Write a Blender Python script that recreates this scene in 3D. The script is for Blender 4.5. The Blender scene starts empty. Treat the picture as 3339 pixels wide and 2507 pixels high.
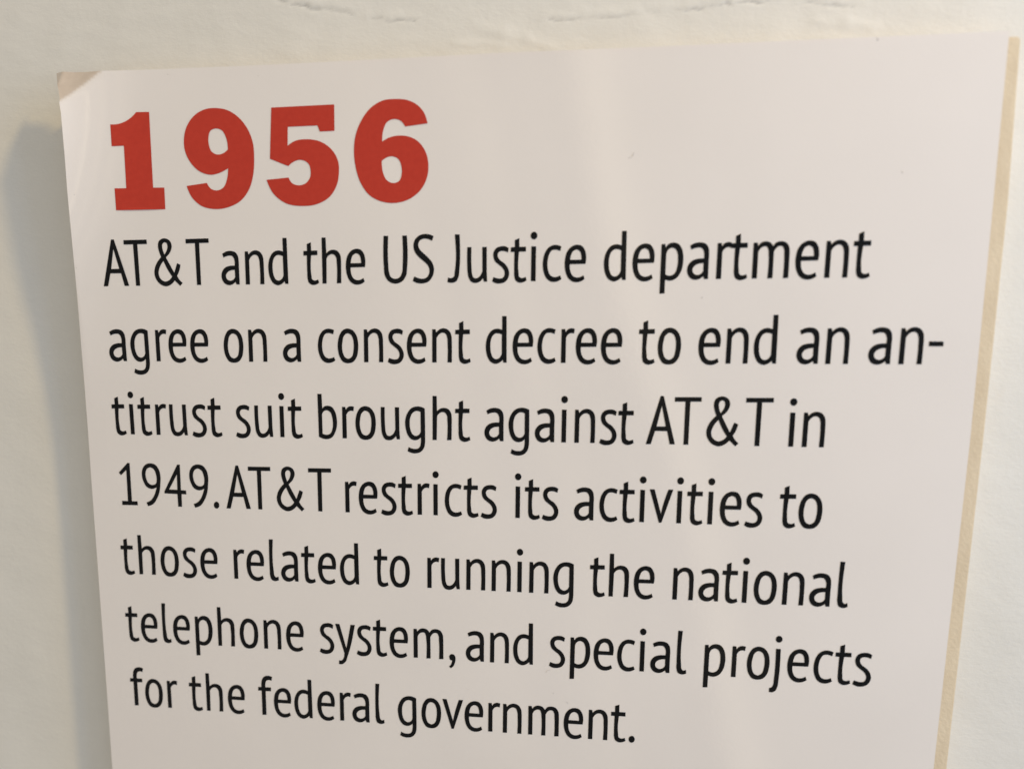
import bpy, bmesh, math, random
from mathutils import Vector, Matrix, noise
from mathutils.geometry import delaunay_2d_cdt

random.seed(7)
sc = bpy.context.scene
COL = sc.collection

# Sheet units: one unit is the distance between two lines of the body text, 3 cm.
# (x, y) run across and up the panel, z is the height above the printed face.
U = 0.03
Z0 = 1.5
def W(x, y, z=0.0):
    return Vector((x * U, -z * U, y * U + Z0))
def D(v):
    return Vector((v[0], -v[2], v[1]))

# ------------------------------------------------------------------ camera
CAM_POS = [6.46425, -0.49821, 9.24323]
CAM_ROT = [[0.990101, -0.003757, -0.140308], [0.017148, -0.988915, 0.147487], [-0.139306, -0.148432, -0.979062]]
cd = bpy.data.cameras.new('camera')
cam = bpy.data.objects.new('camera', cd); COL.objects.link(cam)
ax = D(CAM_ROT[0]); ay = -D(CAM_ROT[1]); az = -D(CAM_ROT[2])
m = Matrix((ax, ay, az)).transposed().to_4x4()
m.translation = W(*CAM_POS)
cam.matrix_world = m
cd.sensor_width = 36.0
cd.lens = 25.7759
cd.shift_x = 0.05675
cd.shift_y = 0.04687
cd.clip_start = 0.01
cd.clip_end = 50.0
cd.dof.use_dof = True
cd.dof.focus_distance = abs((W(4.2, -3.4) - W(*CAM_POS)).dot(az))
cd.dof.aperture_fstop = 4.4
sc.camera = cam

# ------------------------------------------------------------------ world: a dim warm gallery around the wall
world = bpy.data.worlds.new('World'); sc.world = world
world.use_nodes = True
nt = world.node_tree; nt.nodes.clear()
def nd(t, **kw):
    n = nt.nodes.new(t)
    for k, v in kw.items(): setattr(n, k, v)
    return n
def lk(a, b): nt.links.new(a, b)
def mth(op, a, b=None):
    n = nd('ShaderNodeMath', operation=op)
    for i, v in enumerate((a, b)):
        if v is None: continue
        if isinstance(v, (int, float)): n.inputs[i].default_value = v
        else: lk(v, n.inputs[i])
    return n.outputs[0]
tc = nd('ShaderNodeTexCoord')
sp = nd('ShaderNodeSeparateXYZ'); lk(tc.outputs['Generated'], sp.inputs[0])
phi = mth('ARCTAN2', sp.outputs[0], mth('MULTIPLY', sp.outputs[1], -1.0))
wob = nd('ShaderNodeTexNoise'); wob.inputs['Scale'].default_value = 2.2; wob.inputs['Detail'].default_value = 1.0
lk(tc.outputs['Generated'], wob.inputs['Vector'])
phi = mth('ADD', phi, mth('MULTIPLY', mth('SUBTRACT', wob.outputs['Fac'], 0.5), 0.10))
elev = mth('DIVIDE', sp.outputs[2], mth('MAXIMUM', mth('ABSOLUTE', sp.outputs[1]), 0.2))
phi = mth('ADD', phi, mth('MULTIPLY', elev, 0.25))                # the upright things in the room lean a little
fac = mth('ADD', mth('MULTIPLY', phi, 1 / 3.0), 0.5)          # -1.5..1.5 rad -> 0..1
ramp = nd('ShaderNodeValToRGB'); lk(fac, ramp.inputs[0])
STOPS = [(0.00, (.38, .36, .33)), (0.25, (.42, .39, .35)), (0.375, (.46, .43, .37)), (0.395, (.30, .30, .29)),
         (0.415, (.44, .41, .36)), (0.440, (.68, .62, .52)), (0.453, (.24, .24, .24)), (0.470, (.40, .38, .35)),
         (0.485, (.80, .72, .58)), (0.495, (.26, .25, .24)), (0.510, (.44, .42, .38)), (0.524, (.03, .035, .06)),
         (0.538, (1.6, 1.4, 1.05)), (0.553, (.46, .43, .38)), (0.585, (.36, .36, .36)), (0.62, (.46, .46, .46)),
         (0.72, (.52, .53, .55)), (0.85, (.58, .60, .63)), (1.00, (.54, .56, .59))]
cr = ramp.color_ramp
cr.interpolation = 'EASE'
while len(cr.elements) > 1: cr.elements.remove(cr.elements[-1])
cr.elements[0].position = 0; cr.elements[0].color = (*STOPS[0][1], 1)
for p_, c_ in STOPS[1:]:
    e_ = cr.elements.new(p_); e_.color = (*c_, 1)
bg = nd('ShaderNodeBackground'); 
hgt = nd('ShaderNodeMapRange'); lk(sp.outputs[2], hgt.inputs[0])   # pale ceiling above, darker floor below
for i_, v_ in enumerate((-0.9, 0.9, 0.70, 1.28)): hgt.inputs[1 + i_].default_value = v_
wmx = nd('ShaderNodeVectorMath', operation='SCALE'); lk(ramp.outputs[0], wmx.inputs[0]); lk(hgt.outputs[0], wmx.inputs['Scale'])
lk(wmx.outputs[0], bg.inputs[0]); bg.inputs[1].default_value = 0.97
out = nd('ShaderNodeOutputWorld'); lk(bg.outputs[0], out.inputs[0])

# ------------------------------------------------------------------ lamps
def area(name, pos, target, sx, sy, power, color, shape='RECTANGLE'):
    l = bpy.data.lights.new(name, 'AREA'); l.shape = shape
    l.size = sx * U
    if shape in ('RECTANGLE', 'ELLIPSE'): l.size_y = sy * U
    l.energy = power; l.color = color
    o = bpy.data.objects.new(name, l); COL.objects.link(o)
    p, q = W(*pos), W(*target)
    o.location = p
    o.rotation_euler = (q - p).to_track_quat('-Z', 'Y').to_euler()
    return o
area('ceiling_lamp', (34.4, 21.0, 16.0), (5.0, -2.0, 0.0), 3.2, 3.2, 7.2, (1.0, 0.71, 0.29), 'DISK')
area('daylight_opening', (27, 5, 10), (8, -1, 0), 13, 18, 2.5, (0.33, 0.58, 1.0))

sc.view_settings.view_transform = 'Standard'
sc.view_settings.look = 'None'
sc.view_settings.exposure = 0.13
sc.view_settings.gamma = 1.0
sc.view_settings.use_curve_mapping = False

# ------------------------------------------------------------------ materials
def material(name, base, rough=0.5, spec=0.5):
    mt = bpy.data.materials.new(name); mt.use_nodes = True
    b = mt.node_tree.nodes['Principled BSDF']
    b.inputs['Base Color'].default_value = (*base, 1)
    b.inputs['Roughness'].default_value = rough
    b.inputs['Specular IOR Level'].default_value = spec
    return mt, mt.node_tree, b
def noise_node(t, scale, detail=2.0, rough=0.5, stretch=(1, 1, 1)):
    tcn = t.nodes.new('ShaderNodeTexCoord'); mp = t.nodes.new('ShaderNodeMapping')
    mp.inputs['Scale'].default_value = stretch
    t.links.new(tcn.outputs['Object'], mp.inputs['Vector'])
    n = t.nodes.new('ShaderNodeTexNoise'); n.inputs['Scale'].default_value = scale
    n.inputs['Detail'].default_value = detail; n.inputs['Roughness'].default_value = rough
    t.links.new(mp.outputs[0], n.inputs['Vector'])
    return n.outputs['Fac']
def tint(t, b, fac, c0, c1, lo=0.3, hi=0.7):
    r = t.nodes.new('ShaderNodeValToRGB')
    r.color_ramp.elements[0].position = lo; r.color_ramp.elements[0].color = (*c0, 1)
    r.color_ramp.elements[1].position = hi; r.color_ramp.elements[1].color = (*c1, 1)
    t.links.new(fac, r.inputs[0])
    if b is not None: t.links.new(r.outputs[0], b.inputs['Base Color'])
    return r.outputs[0]
def bump(t, b, fac, strength, dist, prev=None):
    n = t.nodes.new('ShaderNodeBump'); n.inputs['Strength'].default_value = strength; n.inputs['Distance'].default_value = dist
    t.links.new(fac, n.inputs['Height'])
    if prev is not None: t.links.new(prev, n.inputs['Normal'])
    t.links.new(n.outputs[0], b.inputs['Normal'])
    return n.outputs[0]

WALL_M, t, b = material('painted_plaster', (.74, .72, .63), 0.62, 0.35)
col = tint(t, None, noise_node(t, 26, 4, .6), (.735, .718, .67), (.765, .748, .70))
at = t.nodes.new('ShaderNodeAttribute'); at.attribute_name = 'dirt'
mx = t.nodes.new('ShaderNodeMix'); mx.data_type = 'RGBA'
t.links.new(at.outputs['Fac'], mx.inputs['Factor'])
t.links.new(col, mx.inputs['A']); mx.inputs['B'].default_value = (.38, .37, .36, 1)
t.links.new(mx.outputs['Result'], b.inputs['Base Color'])
p1 = bump(t, b, noise_node(t, 420, 4, .65, (1, 1, 1.5)), 0.22, 0.0005)
bump(t, b, noise_node(t, 70, 3, .6, (1, 1, 1.7)), 0.15, 0.0014, p1)

PRINT_M, t, b = material('printed_laminate', (.83, .783, .745), 0.075, 0.55)
face = tint(t, None, noise_node(t, 18, 3, .5), (.815, .767, .730), (.845, .795, .757))
shade_tint = tint(t, None, noise_node(t, 240, 4, .6), (.575, .485, .405), (.635, .54, .455))  # darker tan standing in for shade on the bent corner
at = t.nodes.new('ShaderNodeAttribute'); at.attribute_name = 'corner_shade'       # shade of the bent-back corner, put into the colour
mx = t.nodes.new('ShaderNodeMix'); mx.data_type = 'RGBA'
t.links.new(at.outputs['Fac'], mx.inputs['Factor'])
t.links.new(face, mx.inputs['A']); t.links.new(shade_tint, mx.inputs['B'])
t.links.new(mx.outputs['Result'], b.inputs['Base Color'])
bump(t, b, noise_node(t, 900, 2, .5), 0.05, 0.0003)
INK_M, t, b = material('black_ink', (.006, .007, .008), 0.15, 0.13)
tint(t, b, noise_node(t, 300, 2, .5), (.005, .0055, .0065), (.008, .0085, .0095))
RED_M, t, b = material('red_ink', (.52, .045, .026), 0.2, 0.2)
tint(t, b, noise_node(t, 500, 3, .6), (.50, .042, .025), (.54, .048, .028))
BOARD_M, t, b = material('fibreboard', (.68, .56, .39), 0.8, 0.2)
tint(t, b, noise_node(t, 160, 4, .6, (1, 1, .35)), (.67, .555, .395), (.755, .64, .47))
bump(t, b, noise_node(t, 700, 3, .6), 0.4, 0.0004)
DUST_M, t, b = material('grey_speck', (.20, .18, .17), 0.8, 0.2)
tint(t, b, noise_node(t, 800, 2, .5), (.63, .59, .56), (.70, .66, .62))

# ------------------------------------------------------------------ object helpers
def link(name, verts, faces, mat, parent=None, smooth=True):
    me = bpy.data.meshes.new(name)
    me.from_pydata([tuple(v) for v in verts], [], faces)
    for q in (mat if isinstance(mat, (list, tuple)) else (mat,)): me.materials.append(q)
    if smooth: me.polygons.foreach_set('use_smooth', [True] * len(me.polygons))
    me.update()
    o = bpy.data.objects.new(name, me); COL.objects.link(o)
    if parent is not None: o.parent = parent
    return o
def interp(x, xs, ys):
    if x <= xs[0]: return ys[0]
    for i in range(1, len(xs)):
        if x <= xs[i]:
            k = (x - xs[i-1]) / (xs[i] - xs[i-1]); return ys[i-1] + (ys[i] - ys[i-1]) * k
    return ys[-1]
def seg_dist(px, py, a, c):
    dx, dy = c[0] - a[0], c[1] - a[1]
    k = max(0.0, min(1.0, ((px - a[0]) * dx + (py - a[1]) * dy) / (dx * dx + dy * dy)))
    return math.hypot(px - a[0] - dx * k, py - a[1] - dy * k), a[2] + (c[2] - a[2]) * k

# ------------------------------------------------------------------ wall: uneven plaster with cracks above the panel
DEPTH = 0.4
CRACKS = [[[2.844, 3.572, 0.0391], [2.945, 3.537, 0.0304]], [[3.025, 3.518, 0.0217], [3.226, 3.477, 0.0304], [3.346, 3.433, 0.0261], [3.626, 3.388, 0.0217], [3.824, 3.333, 0.0261]], [[4.061, 3.284, 0.0304], [4.199, 3.283, 0.0261]], [[4.25, 3.244, 0.0174], [4.375, 3.244, 0.0174], [4.629, 3.215, 0.0087]], [[6.262, 3.13, 0.013], [6.447, 3.116, 0.0174], [6.539, 3.121, 0.0261], [6.667, 3.134, 0.0217]], [[6.733, 3.127, 0.0174], [6.868, 3.123, 0.0087], [7.049, 3.126, 0.013], [7.283, 3.14, 0.0217]], [[7.344, 3.14, 0.0174], [7.551, 3.145, 0.0174]], [[7.686, 3.151, 0.0174], [7.905, 3.151, 0.0174], [7.981, 3.164, 0.0174], [8.08, 3.141, 0.0174]], [[8.183, 3.182, 0.0174], [8.271, 3.177, 0.013], [8.35, 3.189, 0.0261], [8.413, 3.162, 0.0174]], [[8.46, 3.203, 0.013], [8.666, 3.207, 0.0174], [8.872, 3.188, 0.013]], [[9.213, 3.154, 0.013], [9.552, 3.101, 0.0174], [9.821, 3.059, 0.0087]], [[11.645, -1.275, 0.007], [11.832, -1.292, 0.0052], [11.999, -1.312, 0.0078]], [[11.699, -1.486, 0.0052], [11.79, -1.481, 0.0113], [11.885, -1.484, 0.0043]], [[11.969, -1.483, 0.0087], [12.053, -1.482, 0.0087]]]
RIDGES = [[[5.36, 3.139, 0.0522], [5.721, 3.02, 0.0609], [6.023, 2.926, 0.0522], [6.323, 2.811, 0.0348]], [[5.111, 2.939, 0.0261], [5.722, 2.871, 0.0348]], [[8.246, 2.601, 0.0261], [8.557, 2.671, 0.0348], [8.902, 2.669, 0.0217]], [[9.361, 2.946, 0.0435], [9.699, 2.911, 0.0522], [10.002, 2.844, 0.0348]]]
def steps(spans):
    r = []
    for a, c, s in spans:
        n = max(1, round((c - a) / s)); r += [a + (c - a) * i / n for i in range(n)]
    return r + [spans[-1][1]]
gx = steps([(-14, -2.6, .4), (-2.6, 12.8, .035), (12.8, 24, .4)])
gy = steps([(-18, -8, .4), (-8, 2.3, .10), (2.3, 4.1, .02), (4.1, 14, .4)])
CS = [(a, c) for p in CRACKS for a, c in zip(p, p[1:])]
RS = [(a, c) for p in RIDGES for a, c in zip(p, p[1:])]
verts, dirt = [], []
for y in gy:
    for x in gx:
        q = Vector((x, y, 0))
        h = .014 * noise.noise(q * .55) + .006 * noise.noise(q * 1.7 + Vector((9, 2, 4))) + .003 * noise.noise(Vector((x * 3.2, y * 6.5, 5)))
        d = 0.0
        if -2.6 < x < 12.8 and -8 < y < 4.1:
            qx = x + .025 * noise.noise(Vector((x * 6, y * 6, 1))); qy = y + .035 * noise.noise(Vector((x * 5, y * 5, 3))) + .016 * noise.noise(Vector((x * 13, y * 13, 6)))
            for a, c in CS:
                if min(a[0], c[0]) - .3 < x < max(a[0], c[0]) + .3 and min(a[1], c[1]) - .3 < y < max(a[1], c[1]) + .3:
                    s, w = seg_dist(qx, qy, a, c)
                    w = w * max(.12, .42 + .75 * noise.noise(Vector((x * 4, y * 4, 8)))) + .001
                    k = math.exp(-(s / w) ** 2)
                    fd = max(.15, min(1, .6 + .9 * noise.noise(Vector((x * 2.3, y * 2.3, 11)))))
                    h -= .011 * k * fd; d = max(d, k * .6 * fd)
                    h += .003 * math.exp(-((s - .06) / .05) ** 2) * (1 if qy > a[1] else .2)
            for a, c in RS:
                if min(a[0], c[0]) - .4 < x < max(a[0], c[0]) + .4 and min(a[1], c[1]) - .4 < y < max(a[1], c[1]) + .4:
                    s, w = seg_dist(qx, qy, a, c)
                    h += .006 * math.exp(-(s / (w * 1.4)) ** 2)
        # the plaster swells slightly where it meets the top of the board
        verts.append(W(x, y, -DEPTH + h)); dirt.append(d)
nx = len(gx)
faces = [(j*nx+i, j*nx+i+1, (j+1)*nx+i+1, (j+1)*nx+i) for j in range(len(gy)-1) for i in range(nx-1)]
wall = link('wall', verts, faces, WALL_M)
atr = wall.data.attributes.new('dirt', 'FLOAT', 'POINT'); atr.data.foreach_set('value', dirt)
wall['kind'] = 'structure'
wall['label'] = 'off-white painted plaster wall with hairline cracks above the panel'
wall['category'] = 'wall'

# ------------------------------------------------------------------ the panel
panel = bpy.data.objects.new('information_panel', None); COL.objects.link(panel)
panel.location = W(5.6, -9.5, -DEPTH)
panel['label'] = 'white printed text panel headed 1956 in red, with a tan edge, fixed to the wall'
panel['category'] = 'information panel'
bpy.context.view_layer.update()
PINV = panel.matrix_world.inverted()
def P(x, y, z=0.0):
    return PINV @ W(x, y, z)

LEFT = [[-0.05, 2.715], [0.033, 2.593], [0.122, 2.451], [0.188, 2.296], [0.199, 2.127], [0.194, 1.908], [0.183, 1.615], [0.154, 1.169], [0.123, 0.638], [0.086, 0.01], [0.055, -0.762], [0.029, -1.645], [0.019, -2.596], [0.012, -3.844], [0.003, -5.517], [-0.01, -7.058]]      # left edge of the sheet, top to bottom
TOP = [[-0.05, 2.715], [0.201, 2.694], [0.672, 2.664], [1.097, 2.672], [1.739, 2.674], [2.706, 2.663], [4.265, 2.656], [5.753, 2.653], [7.382, 2.629], [8.665, 2.617], [9.383, 2.61], [10.336, 2.6], [11.167, 2.592]]        # top edge, left to right
RIGHT = [[11.234, 2.56], [11.234, 2.504], [11.244, 0.903], [11.248, 0.337], [11.256, -1.866], [11.242, -3.539], [11.221, -6.07]]    # right edge, top to bottom
FPX, FPY, FNX, FNY = [0.2193, 2.2819, -0.6425, 0.7663]
LY = [-9, -1.65, -.7, .13, 1.4, 2.05, 3.2]; LD = [0, 0, .047, .10, .28, .36, .37]
def lift(x, y):
    """how far the sheet stands off its flat lie: it bows out along the upper left edge and its corner is bent back"""
    d = sum(interp(y + o * .0875, LY, LD) for o in range(-4, 5)) / 9 * math.exp(-max(x - .1, 0) / .5)
    s = (x - FPX) * FNX + (y - FPY) * FNY
    e = 0.0 if s < -.3 else .5 * (s + math.sqrt(s * s + .0004))
    return max(d - .8 * e, -.2)
BOT = -9.5
lxs = [p[1] for p in LEFT][::-1]; lxv = [p[0] for p in LEFT][::-1]
rxs = [p[1] for p in RIGHT][::-1]; rxv = [p[0] for p in RIGHT][::-1]
txs = [p[0] for p in TOP]; tys = [p[1] for p in TOP]
cols = steps([(0, .1, .0022), (.1, 1.0, .018)])
rows = steps([(0, .62, .02), (.62, .94, .008), (.94, 1.0, .003)])
sv = []
for v in rows:
    for u in cols:
        y = BOT + (2.6 - BOT) * v
        for _ in range(3):
            xl = interp(y, lxs, lxv); xr = interp(y, rxs, rxv)
            x = xl + (xr - xl) * u
            y = BOT + (interp(x, txs, tys) - BOT) * v
        sv.append((x, y, lift(x, y)))
n = len(cols); mrow = len(rows)
T = .012
allv = [P(*q) for q in sv] + [P(q[0], q[1], q[2] - T) for q in sv]
o2 = len(sv)
sf = []
for j in range(mrow - 1):
    for i in range(n - 1):
        a, b_, c, d = j*n+i, j*n+i+1, (j+1)*n+i+1, (j+1)*n+i
        sf.append((a, b_, c, d)); sf.append((a+o2, d+o2, c+o2, b_+o2))
rim = [i for i in range(n)] + [j*n+n-1 for j in range(1, mrow)] + [(mrow-1)*n+i for i in range(n-2, -1, -1)] + [j*n for j in range(mrow-2, 0, -1)]
o3 = len(allv); nr = len(rim)                       # the cut edge has vertices of its own, so the face shades flat up to it
allv += [allv[i] for i in rim] + [allv[i + o2] for i in rim]
for i in range(nr):
    k = (i + 1) % nr
    sf.append((o3 + i, o3 + nr + i, o3 + nr + k, o3 + k))
sheet = link('print_sheet', allv, sf, PRINT_M, panel, smooth=False)
sheet.data.polygons.foreach_set('use_smooth', [i < 2*(n-1)*(mrow-1) for i in range(len(sf))])

def corner_shade(x, y):  # mask for the shade painted beyond the corner crease
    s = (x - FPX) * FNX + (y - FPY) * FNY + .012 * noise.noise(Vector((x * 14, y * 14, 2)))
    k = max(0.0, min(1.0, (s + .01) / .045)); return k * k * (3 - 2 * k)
wv = [corner_shade(q[0], q[1]) for q in sv]; wv = wv + wv
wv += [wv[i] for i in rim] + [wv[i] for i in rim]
watr = sheet.data.attributes.new('corner_shade', 'FLOAT', 'POINT'); watr.data.foreach_set('value', wv)

# fibreboard backing: stands out past the sheet on the right, its unseen upper left corner is cut to shape the wall shadow
BF = -.06
bl, br_, bt = .12, 11.43, 2.575
def right_of(y): return 11.388 + .05 * min(1, (2.56 - y) / 1.8) - .028 * max(0, (-1.8 - y) / 4.4)
ring = [(bl, BOT), (bl, 2.33), (.46, 2.585), (2.7, 2.64), (6.0, 2.63), (8.7, 2.595), (10.4, 2.575), (11.36, 2.555), (11.39, 2.53)]
ring += [(right_of(y), y) for y in (1.6, .8, -.4, -1.8, -3.5, -5.0, -6.1, -8.0, BOT)]
nb = len(ring)
bm = bmesh.new()
bk = [bm.verts.new(P(x, y, -DEPTH - .03)) for x, y in ring]
fr = [bm.verts.new(P(x, y, BF)) for x, y in ring]
bm.faces.new(fr[::-1]); bm.faces.new(bk)
for i in range(nb):
    j = (i + 1) % nb; bm.faces.new((bk[i], bk[j], fr[j], fr[i]))
bmesh.ops.recalc_face_normals(bm, faces=bm.faces)
fe = [e for e in bm.edges if e.verts[0] in fr and e.verts[1] in fr]
bmesh.ops.bevel(bm, geom=fe, offset=.02 * U, segments=2, affect='EDGES')
me = bpy.data.meshes.new('backing_board'); bm.to_mesh(me); bm.free(); me.materials.append(BOARD_M)
board = bpy.data.objects.new('backing_board', me); COL.objects.link(board); board.parent = panel
board['label'] = 'tan fibreboard showing as a narrow strip along the right edge'

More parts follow.
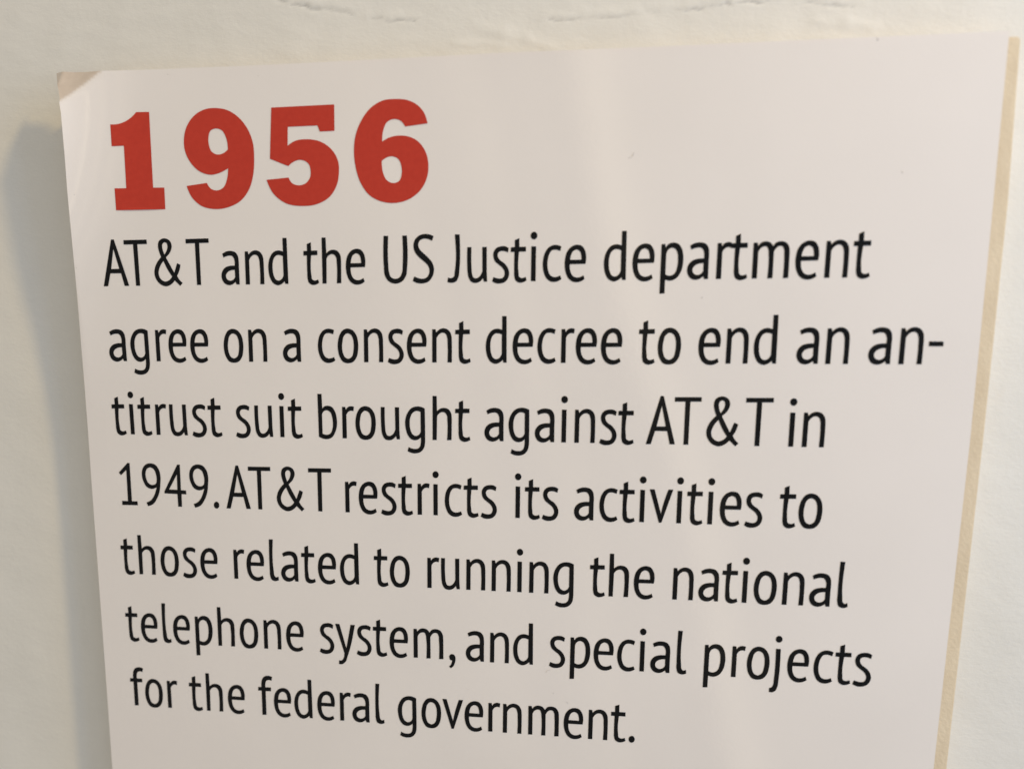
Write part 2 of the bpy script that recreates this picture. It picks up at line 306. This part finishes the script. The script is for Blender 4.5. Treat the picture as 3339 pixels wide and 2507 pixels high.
# ------------------------------------------------------------------ lettering
# outlines in sheet units from the left of the letter and the baseline; a trailing s marks a smooth point
GLYPHS = {
    'A': ("0,-0.002 0.1586,0.5989 0.1947,0.5993 0.3501,0.002 0.288,0.0008 0.2516,0.165 0.106,0.1654 0.0598,-0.0008", "0.1222,0.221 0.2326,0.2228 0.177,0.4804",),
    'T': ("0.0006,0.5868 0.3157,0.5901 0.3167,0.5351 0.1849,0.5336 0.1806,-0.0009 0.1242,0.0009 0.1264,0.533 0,0.5315",),
    '&': ("0.1767,0.3623 0.1772,0.3516 0.2767,0.1594 0.3236,0.2836 0.3689,0.2614 0.3488,0.1893s 0.3128,0.1204 0.3448,0.067s 0.3843,0.0281 0.3487,-0.0088 0.2768,0.0621 0.2211,0.0104s 0.1536,-0.0127s 0.0696,0.0183s 0.0147,0.0897s 0,0.1546s 0.0119,0.2269s 0.0497,0.2995s 0.1082,0.3649 0.0861,0.4291s 0.0743,0.5039s 0.0918,0.5683s 0.165,0.6024s 0.2377,0.5734s 0.2629,0.5168s 0.2445,0.4383s", "0.1674,0.5527s 0.1361,0.526s 0.132,0.4832s 0.1399,0.444s 0.1559,0.3957 0.1958,0.459s 0.2049,0.509s 0.1952,0.5409s", "0.1366,0.3152 0.0801,0.2352s 0.0578,0.1556s 0.0766,0.0909s 0.1438,0.0487s 0.2012,0.0679s 0.2436,0.112 0.1841,0.2081s",),
    'a': ("0.0239,0.3912 0.0752,0.4183s 0.1425,0.4266s 0.2048,0.407s 0.2364,0.3599s 0.2441,0.3078s 0.2438,0.2026s 0.2447,0.0002 0.2017,0.0003 0.1879,0.0336 0.1569,0.0078s 0.0998,-0.0074s 0.0402,0.0146s 0.0084,0.0623s 0,0.1073s 0.0132,0.1685s 0.0545,0.2159s 0.1211,0.238s 0.1876,0.2397 0.1879,0.3051s 0.1791,0.3347s 0.1535,0.3635s 0.1261,0.3675s 0.079,0.36s 0.0406,0.3447", "0.1858,0.1861 0.1318,0.1804s 0.0856,0.157s 0.0611,0.1142s 0.0743,0.0694s 0.1166,0.0489s 0.1601,0.0625s 0.1865,0.0941",),
    'n': ("0.0033,0.4169 0.0445,0.4165 0.0539,0.3763 0.0974,0.4159s 0.1479,0.4287s 0.2038,0.411s 0.2428,0.3564s 0.2525,0.2891s 0.2535,0.2212s 0.2517,-0.0003 0.1967,-0.0001 0.1992,0.2337s 0.1926,0.3164s 0.1728,0.3607s 0.1377,0.3741s 0.091,0.3531s 0.0581,0.3063 0.0561,-0.0014 0,-0.0013",),
    'l': ("0.0051,0.5847 0.0608,0.5834 0.0569,0.1252s 0.0648,0.0691s 0.0847,0.0474s 0.1197,0.0591 0.126,0.0081 0.0751,-0.0082s 0.0229,0.0102s 0.0019,0.0696s 0,0.1449s",),
    'i': ("0.0805,0.5445s 0.0763,0.5217s 0.0624,0.5044s 0.0427,0.4975s 0.0222,0.5027s 0.0066,0.5186s 0,0.541s 0.0042,0.5639s 0.0181,0.5811s 0.0379,0.588s 0.0584,0.5828s 0.0739,0.5669s", "0.01,0.4165 0.0666,0.4145 0.0656,-0.0008 0.0087,0.0008",),
    'o': ("0.1277,0.4284s 0.1943,0.411s 0.2502,0.3418s 0.2699,0.2518s 0.2681,0.153s 0.2458,0.0604s 0.1971,0.0006s 0.1389,-0.0155s 0.0718,-0.0021s 0.0228,0.0644s 0,0.1626s 0.0046,0.2695s 0.0312,0.3543s 0.0733,0.4093s", "0.129,0.368s 0.1772,0.3497s 0.2045,0.2942s 0.2119,0.2263s 0.2064,0.1423s 0.186,0.0727s 0.1357,0.0418s 0.0928,0.0603s 0.0651,0.12s 0.0565,0.1883s 0.064,0.2648s 0.0845,0.3341s",),
    't': ("0.0492,0.4941 0.1031,0.5174 0.1048,0.4119 0.185,0.4129 0.1859,0.356 0.1015,0.3549 0.0978,0.1039s 0.1076,0.0527s 0.1323,0.0388s 0.1858,0.0517 0.1966,0.0079 0.1558,-0.012s 0.1119,-0.0173s 0.0625,0.0105s 0.0457,0.0653s 0.0438,0.1316s 0.0454,0.3532 0,0.3533 0.0015,0.4089 0.0502,0.4103",),
    's': ("0.2039,0.3984 0.1651,0.4207s 0.1102,0.4235s 0.0531,0.405s 0.018,0.3561s 0.0138,0.3044s 0.0341,0.2461s 0.0811,0.2032s 0.1242,0.1677s 0.1506,0.1242s 0.1531,0.0799s 0.1343,0.0458s 0.0971,0.0349s 0.0554,0.0408s 0.0167,0.0543 0,0.0039 0.0448,-0.0206s 0.1002,-0.0245s 0.1612,-0.0052s 0.1997,0.0444s 0.2097,0.1114s 0.1892,0.1699s 0.1488,0.2202s 0.0989,0.2555s 0.0729,0.2915s 0.0674,0.3282s 0.0864,0.3582s 0.1202,0.3666s 0.1615,0.3619s 0.1931,0.3467",),
    'e': ("0.2479,0.1983 0.2538,0.285s 0.2382,0.3583s 0.1975,0.4124s 0.1383,0.4254s 0.0771,0.4052s 0.0247,0.3445s 0.0013,0.2549s 0,0.1657s 0.0165,0.0843s 0.0545,0.0184s 0.1047,-0.0134s 0.1537,-0.0191s 0.2017,-0.0077s 0.2406,0.0175 0.2244,0.0631 0.1853,0.0417s 0.1439,0.0365s 0.1014,0.0537s 0.0713,0.1011s 0.0604,0.1528s 0.0597,0.1959", "0.0627,0.2479 0.1991,0.2478 0.194,0.3053s 0.1767,0.3491s 0.1377,0.3686s 0.0939,0.3466s 0.0718,0.3016s",),
    'c': ("0.2216,0.4085 0.1828,0.423s 0.1337,0.4273s 0.0708,0.4008s 0.0259,0.3393s 0.0039,0.2563s 0,0.1798s 0.0154,0.0958s 0.0519,0.0254s 0.0984,-0.0067s 0.148,-0.0128s 0.1902,-0.0028s 0.2286,0.0198 0.2124,0.064 0.1753,0.0484s 0.1365,0.0453s 0.0937,0.0668s 0.0681,0.116s 0.0565,0.1859s 0.0603,0.2554s 0.0791,0.3245s 0.1066,0.3621s 0.1486,0.3718s 0.2086,0.3549",),
    'd': ("0.2031,0.5767 0.2577,0.5756 0.2615,-0.0002 0.2201,0.0016 0.2123,0.0349 0.1787,0.0042s 0.124,-0.0159s 0.061,0.009s 0.0176,0.0787s 0,0.1687s 0.0025,0.2581s 0.0279,0.3401s 0.0745,0.4009s 0.1323,0.4217s 0.1736,0.4175s 0.2033,0.4067", "0.1995,0.3509 0.158,0.3639s 0.1202,0.3625s 0.0833,0.3323s 0.0608,0.271s 0.0562,0.1886s 0.0688,0.1057s 0.0943,0.057s 0.1293,0.0428s 0.1702,0.0595s 0.1998,0.1074",),
    'h': ("0.0042,0.5708 0.0563,0.5712 0.0595,0.3751 0.1026,0.4084s 0.1527,0.4183s 0.2057,0.403s 0.2425,0.3519s 0.2512,0.2796s 0.2505,0.2s 0.2466,0.0022 0.1889,0.0007 0.194,0.2587s 0.1866,0.324s 0.1624,0.3569s 0.1282,0.3646s 0.0893,0.3472s 0.0605,0.31 0.0534,-0 0,-0.0009",),
    'r': ("0.0027,0.4154 0.0454,0.4156 0.0525,0.3753 0.0811,0.4123s 0.1159,0.4246s 0.1624,0.4173 0.1547,0.3604 0.1154,0.3658s 0.0843,0.3497s 0.0579,0.3104 0.0573,0.0004 0,-0.0002",),
    'm': ("0.0008,0.4111 0.0436,0.4126 0.0518,0.373 0.0917,0.4153s 0.1343,0.4251s 0.1848,0.4121s 0.2202,0.3688 0.2583,0.4134s 0.3083,0.4238s 0.3665,0.4048s 0.3997,0.353s 0.4071,0.2867s 0.4076,0.2114s 0.4082,0.0029 0.35,-0.0001 0.3486,0.2739s 0.343,0.332s 0.3247,0.3641s 0.2938,0.3701s 0.2555,0.3464s 0.2313,0.3027 0.2319,0.0014 0.1751,-0.0006 0.1751,0.2774s 0.1681,0.3314s 0.1506,0.3636s 0.1195,0.3671s 0.0809,0.3458s 0.0566,0.302 0.0564,0.0009 0,-0.0003",),
    'p': ("0.0042,0.4141 0.0472,0.4151 0.0513,0.3736 0.0867,0.4152s 0.1396,0.4302s 0.1976,0.4141s 0.2396,0.3576s 0.2595,0.2722s 0.2591,0.1773s 0.2352,0.0806s 0.1882,0.0139s 0.1282,-0.0125s 0.0921,-0.0109s 0.0592,-0.0012 0.0579,-0.1629 0,-0.1653", "0.0613,0.2953 0.0826,0.3479s 0.1282,0.3704s 0.1684,0.3532s 0.192,0.3074s 0.2001,0.2447s 0.1957,0.1574s 0.1708,0.0764s 0.1219,0.0453s 0.0894,0.0471s 0.0599,0.0595",),
    'g': ("0.2585,0.4074 0.213,0.4272s 0.1519,0.4325s 0.0828,0.409s 0.0282,0.34s 0,0.2407s 0.0064,0.1416s 0.0322,0.0579s 0.0778,0.0051s 0.1316,-0.0077s 0.1702,0.003s 0.205,0.0305 0.2019,-0.0462s 0.1922,-0.0886s 0.165,-0.116s 0.1225,-0.123s 0.0763,-0.1163s 0.0418,-0.0993 0.0271,-0.1535 0.0756,-0.1756s 0.1373,-0.1804s 0.1992,-0.1614s 0.2444,-0.1067s 0.2588,-0.0374s 0.2604,0.0544s", "0.2031,0.3613 0.1781,0.3724s 0.136,0.3718s 0.0935,0.3409s 0.0658,0.2798s 0.0589,0.2112s 0.0678,0.1274s 0.0979,0.0668s 0.1361,0.0483s 0.1786,0.0644s 0.2035,0.103",),
    'b': ("0,0.5818 0.0555,0.5823 0.0597,0.3904 0.0964,0.4216s 0.1361,0.4275s 0.1909,0.4112s 0.2326,0.3502s 0.2537,0.2581s 0.2535,0.1654s 0.2288,0.0798s 0.1871,0.013s 0.1307,-0.0137s 0.0709,-0.0125s 0.0039,0.0151", "0.055,0.317 0.0824,0.356s 0.1224,0.368s 0.1653,0.3455s 0.191,0.2803s 0.1993,0.2109s 0.192,0.1257s 0.1648,0.0631s 0.1244,0.043s 0.0886,0.0439s 0.0547,0.055",),
    'u': ("0.0004,0.4201 0.0522,0.4193 0.0539,0.1635s 0.0618,0.0869s 0.0806,0.0488s 0.1115,0.0417s 0.1546,0.0655s 0.1889,0.1274 0.1873,0.4187 0.242,0.4193 0.2422,0.1207 0.2489,0.0004 0.2079,-0.0004 0.1953,0.0432 0.1614,0.0041s 0.1028,-0.0147s 0.0525,-0.0017s 0.0184,0.0477s 0.004,0.1166s 0,0.1933s",),
    'f': ("0.2156,0.5801 0.1731,0.5934s 0.1323,0.5925s 0.09,0.5718s 0.0587,0.5159s 0.0519,0.4616s 0.0515,0.4184 0.0041,0.4178 0,0.3635 0.052,0.3643 0.0479,-0.002 0.1085,0.0024 0.1109,0.3621 0.1902,0.3648 0.1915,0.4216 0.1087,0.4187 0.1119,0.4746s 0.1267,0.516s 0.155,0.5313s 0.2043,0.5238",),
    'v': ("0,0.4272 0.059,0.4267 0.1465,0.112 0.1625,0.1998s 0.2268,0.4278 0.2853,0.4295 0.1563,0.0006 0.1257,-0.0005",),
    'y': ("0,0.4214 0.0602,0.4214 0.15,0.0727 0.2183,0.4186 0.2782,0.4178 0.1653,-0.0411s 0.1325,-0.1242s 0.0858,-0.1614s 0.0384,-0.1602 0.0432,-0.106 0.0747,-0.1083s 0.1047,-0.0748s 0.1193,0.0071",),
    'j': ("0.1228,0.5437s 0.1188,0.521s 0.1052,0.5037s 0.0858,0.4965s 0.0656,0.5013s 0.0501,0.5169s 0.0435,0.539s 0.0475,0.5617s 0.061,0.5789s 0.0805,0.5861s 0.1006,0.5813s 0.1161,0.5658s", "0.0537,0.4129 0.1096,0.4132 0.1062,-0.0045s 0.0988,-0.0919s 0.0741,-0.153s 0.0435,-0.1734s 0.0009,-0.1716 0,-0.1185 0.0256,-0.1088s 0.0449,-0.0758s 0.0502,-0.0083s",),
    ',': ("0.0391,0.0818s 0.0682,0.0741s 0.0848,0.049s 0.0888,0.0143s 0.0761,-0.0521s 0.0551,-0.0951s 0.0215,-0.1201 0,-0.0943 0.0176,-0.08s 0.0365,-0.0415s 0.0429,-0.007 0.0241,-0.0051s 0.0056,0.0265s 0.0036,0.0525s 0.0162,0.073s",),
    '.': ("0.0782,0.0422s 0.0737,0.0177s 0.0599,-0.0011s 0.0406,-0.0091s 0.0208,-0.0043s 0.006,0.0122s 0,0.0359s 0.0045,0.0604s 0.0183,0.0791s 0.0376,0.0872s 0.0574,0.0823s 0.0721,0.0658s",),
    '-': ("0,0.2646 0.1534,0.2619 0.1558,0.2071 0.0023,0.2083",),
    'U': ("0.0032,0.5762 0.0614,0.575 0.0569,0.2277s 0.0642,0.1342s 0.0895,0.0691s 0.1454,0.0468s 0.202,0.0677s 0.2328,0.1248s 0.2425,0.225s 0.2431,0.5757 0.3009,0.5746 0.2995,0.1956s 0.2846,0.0883s 0.235,0.0169s 0.1444,-0.0124s 0.0621,0.0153s 0.0108,0.0917s 0,0.1998s",),
    'S': ("0.2703,0.5614 0.2191,0.5821s 0.1604,0.5889s 0.0865,0.5706s 0.0305,0.5152s 0.015,0.4518s 0.0289,0.3806s 0.0763,0.3159s 0.1351,0.2652s 0.1863,0.2182s 0.2133,0.1643s 0.2098,0.1073s 0.1811,0.0612s 0.1254,0.0439s 0.0659,0.0554s 0.0215,0.0738 0,0.0203 0.0504,-0.0055s 0.1173,-0.0134s 0.1992,0.0072s 0.2554,0.0781s 0.273,0.1564s 0.253,0.235s 0.2019,0.2997s 0.1433,0.3539s 0.0958,0.4008s 0.0749,0.4578s 0.0932,0.507s 0.1377,0.5309s 0.1966,0.5276s 0.2515,0.5054",),
    'J': ("0.0955,0.5763 0.1551,0.5751 0.151,0.144s 0.1412,0.066s 0.1081,0.0059s 0.053,-0.0099s 0,-0 0.0077,0.0548 0.0459,0.0479s 0.079,0.0632s 0.0924,0.1235s",),
    '1': ("0.1395,0.5975 0.1699,0.5965 0.1661,0.0543 0.2492,0.0569 0.2513,0.0012 0.0172,-0.0021 0.0191,0.0564 0.1066,0.055 0.1138,0.4983 0.0304,0.422 0,0.4584",),
    '9': ("0.1303,0.6003s 0.2022,0.584s 0.2537,0.5199s 0.2733,0.4305s 0.2655,0.3154s 0.2448,0.1995s 0.1991,0.099s 0.1375,0.0225s 0.0616,-0.0065 0.0418,0.0444 0.1065,0.0755s 0.1635,0.1476s 0.1946,0.2228s 0.2087,0.2644 0.1704,0.2469s 0.1266,0.2399s 0.0594,0.2685s 0.017,0.3416s 0,0.4316s 0.0169,0.5224s 0.0642,0.5808s", "0.1262,0.543s 0.1804,0.5182s 0.2099,0.4452s 0.2146,0.3633s 0.2057,0.322 0.1741,0.3005s 0.1306,0.2969s 0.0852,0.3269s 0.0595,0.3921s 0.0555,0.4577s 0.0815,0.5198s",),
    '4': ("0.2116,0.5906 0.2499,0.5915 0.2445,0.2347 0.3185,0.231 0.3211,0.177 0.2496,0.1798 0.246,0.0001 0.191,-0.0001 0.1895,0.178 0.0008,0.1824 0,0.2087", "0.1986,0.4543 0.1924,0.2373 0.0707,0.2379",),
}
NUMERALS = {
    '1': ("1.0781,2.166 1.2472,2.165 1.2328,1.2384 1.3837,1.2375 1.3784,0.9671 0.718,0.9635 0.724,1.2361 0.8757,1.2372 0.8896,1.7605 0.735,1.7543 0.7404,2.0186 0.824,2.0222s 0.9352,2.0573s 1.0278,2.1168s",),
    '9': ("2.1348,2.1824s 2.2813,2.153s 2.4246,2.0632s 2.5423,1.9146s 2.6026,1.7472s 2.611,1.56s 2.5907,1.3725s 2.5307,1.1954s 2.4083,1.0505s 2.2421,0.9748s 2.0431,0.9549s 1.8704,0.9996s 1.7485,1.1095s 1.6874,1.2497 1.9628,1.2797 2.011,1.2095s 2.0908,1.184s 2.1797,1.2156s 2.2373,1.3198s 2.2581,1.4507 2.1493,1.4014s 2.0207,1.3787s 1.8726,1.4251s 1.7525,1.5446s 1.6918,1.6831s 1.6866,1.8194s 1.7332,1.9744s 1.8445,2.1056s 1.9858,2.1726s", "2.1213,1.9383s 2.2,1.9117s 2.2473,1.8322s 2.2679,1.6806 2.2023,1.6358s 2.1211,1.6228s 2.0484,1.6617s 2.0163,1.7463s 2.0154,1.8298s 2.0513,1.9169s",),
    '5': ("2.8627,2.1588 3.6746,2.162 3.669,1.8522 3.4812,1.8512 3.4536,1.9235 3.0683,1.9231 3.0572,1.6978 3.1489,1.749s 3.3061,1.7659s 3.4829,1.7318s 3.624,1.6347s 3.7031,1.499s 3.7123,1.3547s 3.678,1.2006s 3.5849,1.068s 3.4367,0.9883s 3.2214,0.9642s 3.0185,0.9988s 2.8524,1.1189s 2.7631,1.2948 3.0535,1.3145 3.1017,1.2431s 3.1855,1.2167s 3.2763,1.2381s 3.3349,1.304s 3.3466,1.3866s 3.3237,1.4701s 3.2692,1.5111s 3.1967,1.5228s 3.117,1.4974s 3.0567,1.4527 2.8195,1.5486",),
    '6': ("4.8409,1.8942 4.8017,2.013s 4.7178,2.1106s 4.6016,2.17s 4.4525,2.1914s 4.2808,2.179s 4.128,2.0958s 4.0054,1.9453s 3.9361,1.7864s 3.9122,1.6146s 3.9272,1.4199s 3.9886,1.2227s 4.0954,1.0751s 4.2476,0.9935s 4.4114,0.9707s 4.5862,1.0054s 4.7389,1.109s 4.8265,1.2593s 4.8471,1.4006s 4.8133,1.5631s 4.7237,1.6868s 4.6174,1.7459s 4.4996,1.7654s 4.37,1.7501s 4.2719,1.7032 4.2872,1.8337s 4.3408,1.932s 4.4274,1.9605s 4.5022,1.9405s 4.5633,1.8682", "4.2621,1.4754 4.3226,1.5141s 4.4041,1.5245s 4.4739,1.4887s 4.5073,1.4115s 4.5125,1.3197s 4.4808,1.2339s 4.3989,1.2087s 4.318,1.249s 4.2759,1.3372s",),
}
# one string per line of text: letter : x : baseline correction
LINES = [
    "A:0.455:-0.004 T:0.777:-0.002 &:1.169:-0.001 T:1.628:-0 a:2.097:-0 n:2.426:-0 d:2.741:-0 t:3.216:-0 h:3.459:-0 e:3.773:-0 U:4.266:-0 S:4.634:-0 J:5.076:-0 u:5.326:-0 s:5.636:-0 t:5.864:-0 i:6.106:-0 c:6.257:-0 e:6.524:-0 d:6.993:-0 e:7.331:-0 p:7.658:-0 a:7.968:-0 r:8.304:-0 t:8.46:-0 m:8.711:-0 e:9.19:-0 n:9.517:-0 t:9.816:-0",
    "a:0.446:0.001 g:0.757:0 r:1.118:0 e:1.302:0 e:1.61:0 o:2.08:0 n:2.423:0 a:2.893:0 c:3.371:0 o:3.638:0 n:3.984:0 s:4.296:0 e:4.55:0 n:4.875:0 t:5.172:0 d:5.561:0 e:5.898:0 c:6.205:0 r:6.497:0 e:6.678:0 e:6.983:0 t:7.434:0 o:7.663:0 e:8.141:0 n:8.463:0 d:8.78:0 a:9.267:0 n:9.596:0 a:10.066:0 n:10.402:0 -:10.714:0",
    "t:0.41:0 i:0.659:0 t:0.79:0 r:1.046:0 u:1.251:0 s:1.568:0 t:1.803:0 s:2.192:0 u:2.465:0 i:2.805:0 t:2.93:0 b:3.343:0 r:3.67:0 o:3.85:0 u:4.192:0 g:4.513:0 h:4.872:0 t:5.167:0 a:5.545:0 g:5.854:0 a:6.186:0 i:6.512:0 n:6.682:0 s:6.991:0 t:7.216:0 A:7.56:0 T:7.889:0 &:8.278:0 T:8.726:0 i:9.232:0 n:9.395:0",
    "1:0.445:-0 9:0.787:-0 4:1.106:-0 9:1.485:-0 .:1.82:-0 A:2.002:-0 T:2.335:-0 &:2.728:0 T:3.181:-0 r:3.683:-0 e:3.871:0 s:4.171:-0 t:4.406:0 r:4.664:-0 i:4.867:-0 c:5.027:-0 t:5.276:0 s:5.499:-0 i:5.941:-0 t:6.069:0 s:6.289:-0 a:6.697:-0 c:7.014:-0 t:7.259:-0 i:7.505:-0 v:7.629:0 i:7.958:-0 t:8.086:-0 i:8.332:-0 e:8.485:-0 s:8.781:-0 t:9.185:-0 o:9.412:-0",
    "t:0.387:-0 h:0.65:-0 o:0.983:0 s:1.309:-0 e:1.576:0 r:2.065:0 e:2.253:-0 l:2.585:-0 a:2.747:-0 t:3.041:-0 e:3.276:-0 d:3.585:0 t:4.057:-0 o:4.276:0 r:4.785:-0 u:4.973:-0 n:5.308:0 n:5.644:-0 i:5.974:0 n:6.137:-0 g:6.45:0 t:6.916:-0 h:7.159:-0 e:7.474:-0 n:7.957:0 a:8.273:0 t:8.556:-0 i:8.796:-0 o:8.942:-0 n:9.285:-0 a:9.602:-0 l:9.932:-0",
    "t:0.383:-0 e:0.615:-0 l:0.945:-0 e:1.107:-0 p:1.438:-0 h:1.777:-0 o:2.104:-0 n:2.456:-0 e:2.784:-0 s:3.262:-0 y:3.493:-0 s:3.79:-0 t:4.023:-0 e:4.256:-0 m:4.587:-0 ,:5.072:-0 a:5.301:-0 n:5.627:-0 d:5.937:-0 s:6.411:-0 p:6.684:-0 e:6.991:-0 c:7.292:0 i:7.572:0 a:7.715:-0 l:8.045:-0 p:8.384:-0 r:8.725:-0 o:8.913:-0 j:9.199:-0 e:9.402:0 c:9.715:-0 t:9.963:-0 s:10.186:-0",
    "f:0.383:-0 o:0.609:-0 r:0.952:0 t:1.292:0 h:1.549:-0 e:1.877:-0 f:2.336:-0 e:2.565:-0 d:2.865:-0 e:3.201:-0 r:3.527:-0 a:3.704:-0 l:4.037:-0 g:4.354:-0 o:4.687:-0 v:4.977:-0 e:5.284:-0 r:5.606:-0 n:5.805:-0 m:6.147:0 e:6.621:-0 n:6.944:-0 t:7.237:-0 .:7.474:-0",
]
def outline(txt, k=6):
    pts = []
    for tok in txt.split():
        x, y = tok.rstrip('s').split(',')
        pts.append((Vector((float(x), float(y))), tok.endswith('s')))
    N = len(pts); res = []
    def tan(i):
        a, c, e = pts[i-1][0], pts[i][0], pts[(i+1) % N][0]
        d1, d2 = max((c-a).length, 1e-5), max((e-c).length, 1e-5)
        return ((c-a) / d1 * d2 + (e-c) / d2 * d1) / (d1 + d2)
    for i in range(N):
        (p, sp), (q, sq) = pts[i], pts[(i+1) % N]
        d = (q - p).length
        if not sp and not sq:
            res.append(p); continue
        t0 = tan(i) * d if sp else None
        t1 = tan((i+1) % N) * d if sq else None
        if t0 is None: t0 = (q - p) * 1.5 - t1 * .5
        if t1 is None: t1 = (q - p) * 1.5 - t0 * .5
        for s in range(k):
            u = s / k
            res.append(p * (2*u**3 - 3*u*u + 1) + t0 * (u**3 - 2*u*u + u) + q * (3*u*u - 2*u**3) + t1 * (u**3 - u*u))
    return res
INK = .004
def lettering(name, glyphs, mat, parent):
    vs, fs = [], []
    for contours, x0, y0, sc_ in glyphs:
        pv, pe = [], []
        for c in contours:
            r = outline(c); s0 = len(pv)
            pv += [Vector((x0 + q.x * sc_, y0 + q.y * sc_)) for q in r]
            pe += [(s0 + i, s0 + (i + 1) % len(r)) for i in range(len(r))]
        xs = [q.x for q in pv]; ys = [q.y for q in pv]
        if min(xs) < 2.2 and max(ys) > -1.4:           # follow the bowed part of the sheet
            g = .07; jx = int((max(xs) - min(xs)) / g); jy = int((max(ys) - min(ys)) / g)
            pv += [Vector((min(xs) + g * (i + .5), min(ys) + g * (j + .5))) for i in range(jx + 1) for j in range(jy + 1)]
        cv, _, cf, *_ = delaunay_2d_cdt(pv, pe, [], 0, 1e-6)
        o = len(vs)
        vs += [P(q.x, q.y, lift(q.x, q.y) + INK) for q in cv]
        for f in cf:
            a, b2, c2 = (cv[i] for i in f[:3])
            g = (a + b2 + c2) / 3
            if sum((pv[i].y > g.y) != (pv[j].y > g.y) and g.x < pv[i].x + (pv[j].x - pv[i].x) * (g.y - pv[i].y) / (pv[j].y - pv[i].y) for i, j in pe) % 2 == 0:
                continue                                   # outside the letter, or in its counter
            f = tuple(o + i for i in f)
            fs.append(f if (b2 - a).cross(c2 - a) > 0 else f[::-1])
    return link(name, vs, fs, mat, parent, smooth=False)
head = lettering('year_heading', [(c, 0, 0, 1) for c in NUMERALS.values()], RED_M, sheet)
head['label'] = 'heading 1956 in heavy red numerals'
for i, ln in enumerate(LINES):
    gl = []
    for tok in ln.split():
        ch, x, dy = tok.split(':')
        gl.append((GLYPHS[ch], float(x), -i + float(dy), 1))
    tl = lettering('text_line', gl, INK_M, sheet)

# specks and tiny hairs stuck to the print
SPECKS = [[1.529, 2.609, 0.0109], [2.712, 2.541, 0.007], [0.233, 1.154, 0.0087], [0.126, 0.236, 0.0096], [9.906, 2.579, 0.0174], [10.274, 1.157, 0.0139], [7.291, 1.444, 0.0065], [8.157, -0.215, 0.0113], [5.333, -5.41, 0.0065], [3.443, -6.136, 0.0065], [6.478, -5.382, 0.0087]]
HAIRS = [[[7.239, 1.411], [7.275, 1.417], [7.302, 1.447], [7.304, 1.474]], [[6.372, -5.102], [6.392, -5.066], [6.432, -5.055]], [[6.641, -5.492], [6.666, -5.499], [6.67, -5.516]]]
vs, fs = [], []
for x, y, r in SPECKS:
    o = len(vs); k = 9
    vs.append(P(x, y, lift(x, y) + .009))
    for i in range(k):
        a = i * 2 * math.pi / k; rr = r * random.uniform(.45, .8)
        vs.append(P(x + rr * math.cos(a), y + rr * math.sin(a), lift(x, y) + .003))
    fs += [(o, o + 1 + i, o + 1 + (i + 1) % k) for i in range(k)]
for h in HAIRS:
    o = len(vs)
    for i, (x, y) in enumerate(h):
        a = Vector(h[max(i-1, 0)]); c = Vector(h[min(i+1, len(h)-1)]); nrm = (c - a).orthogonal().normalized() * .002
        z = lift(x, y) + .0045
        vs += [P(x - nrm.x, y - nrm.y, z - .0025), P(x, y, z), P(x + nrm.x, y + nrm.y, z - .0025)]
    for i in range(len(h) - 1):
        q = o + 3 * i
        fs += [(q, q+3, q+4, q+1), (q+1, q+4, q+5, q+2)]
sp_ = link('dust_speck', vs, fs, DUST_M, sheet)
sp_['kind'] = 'stuff'
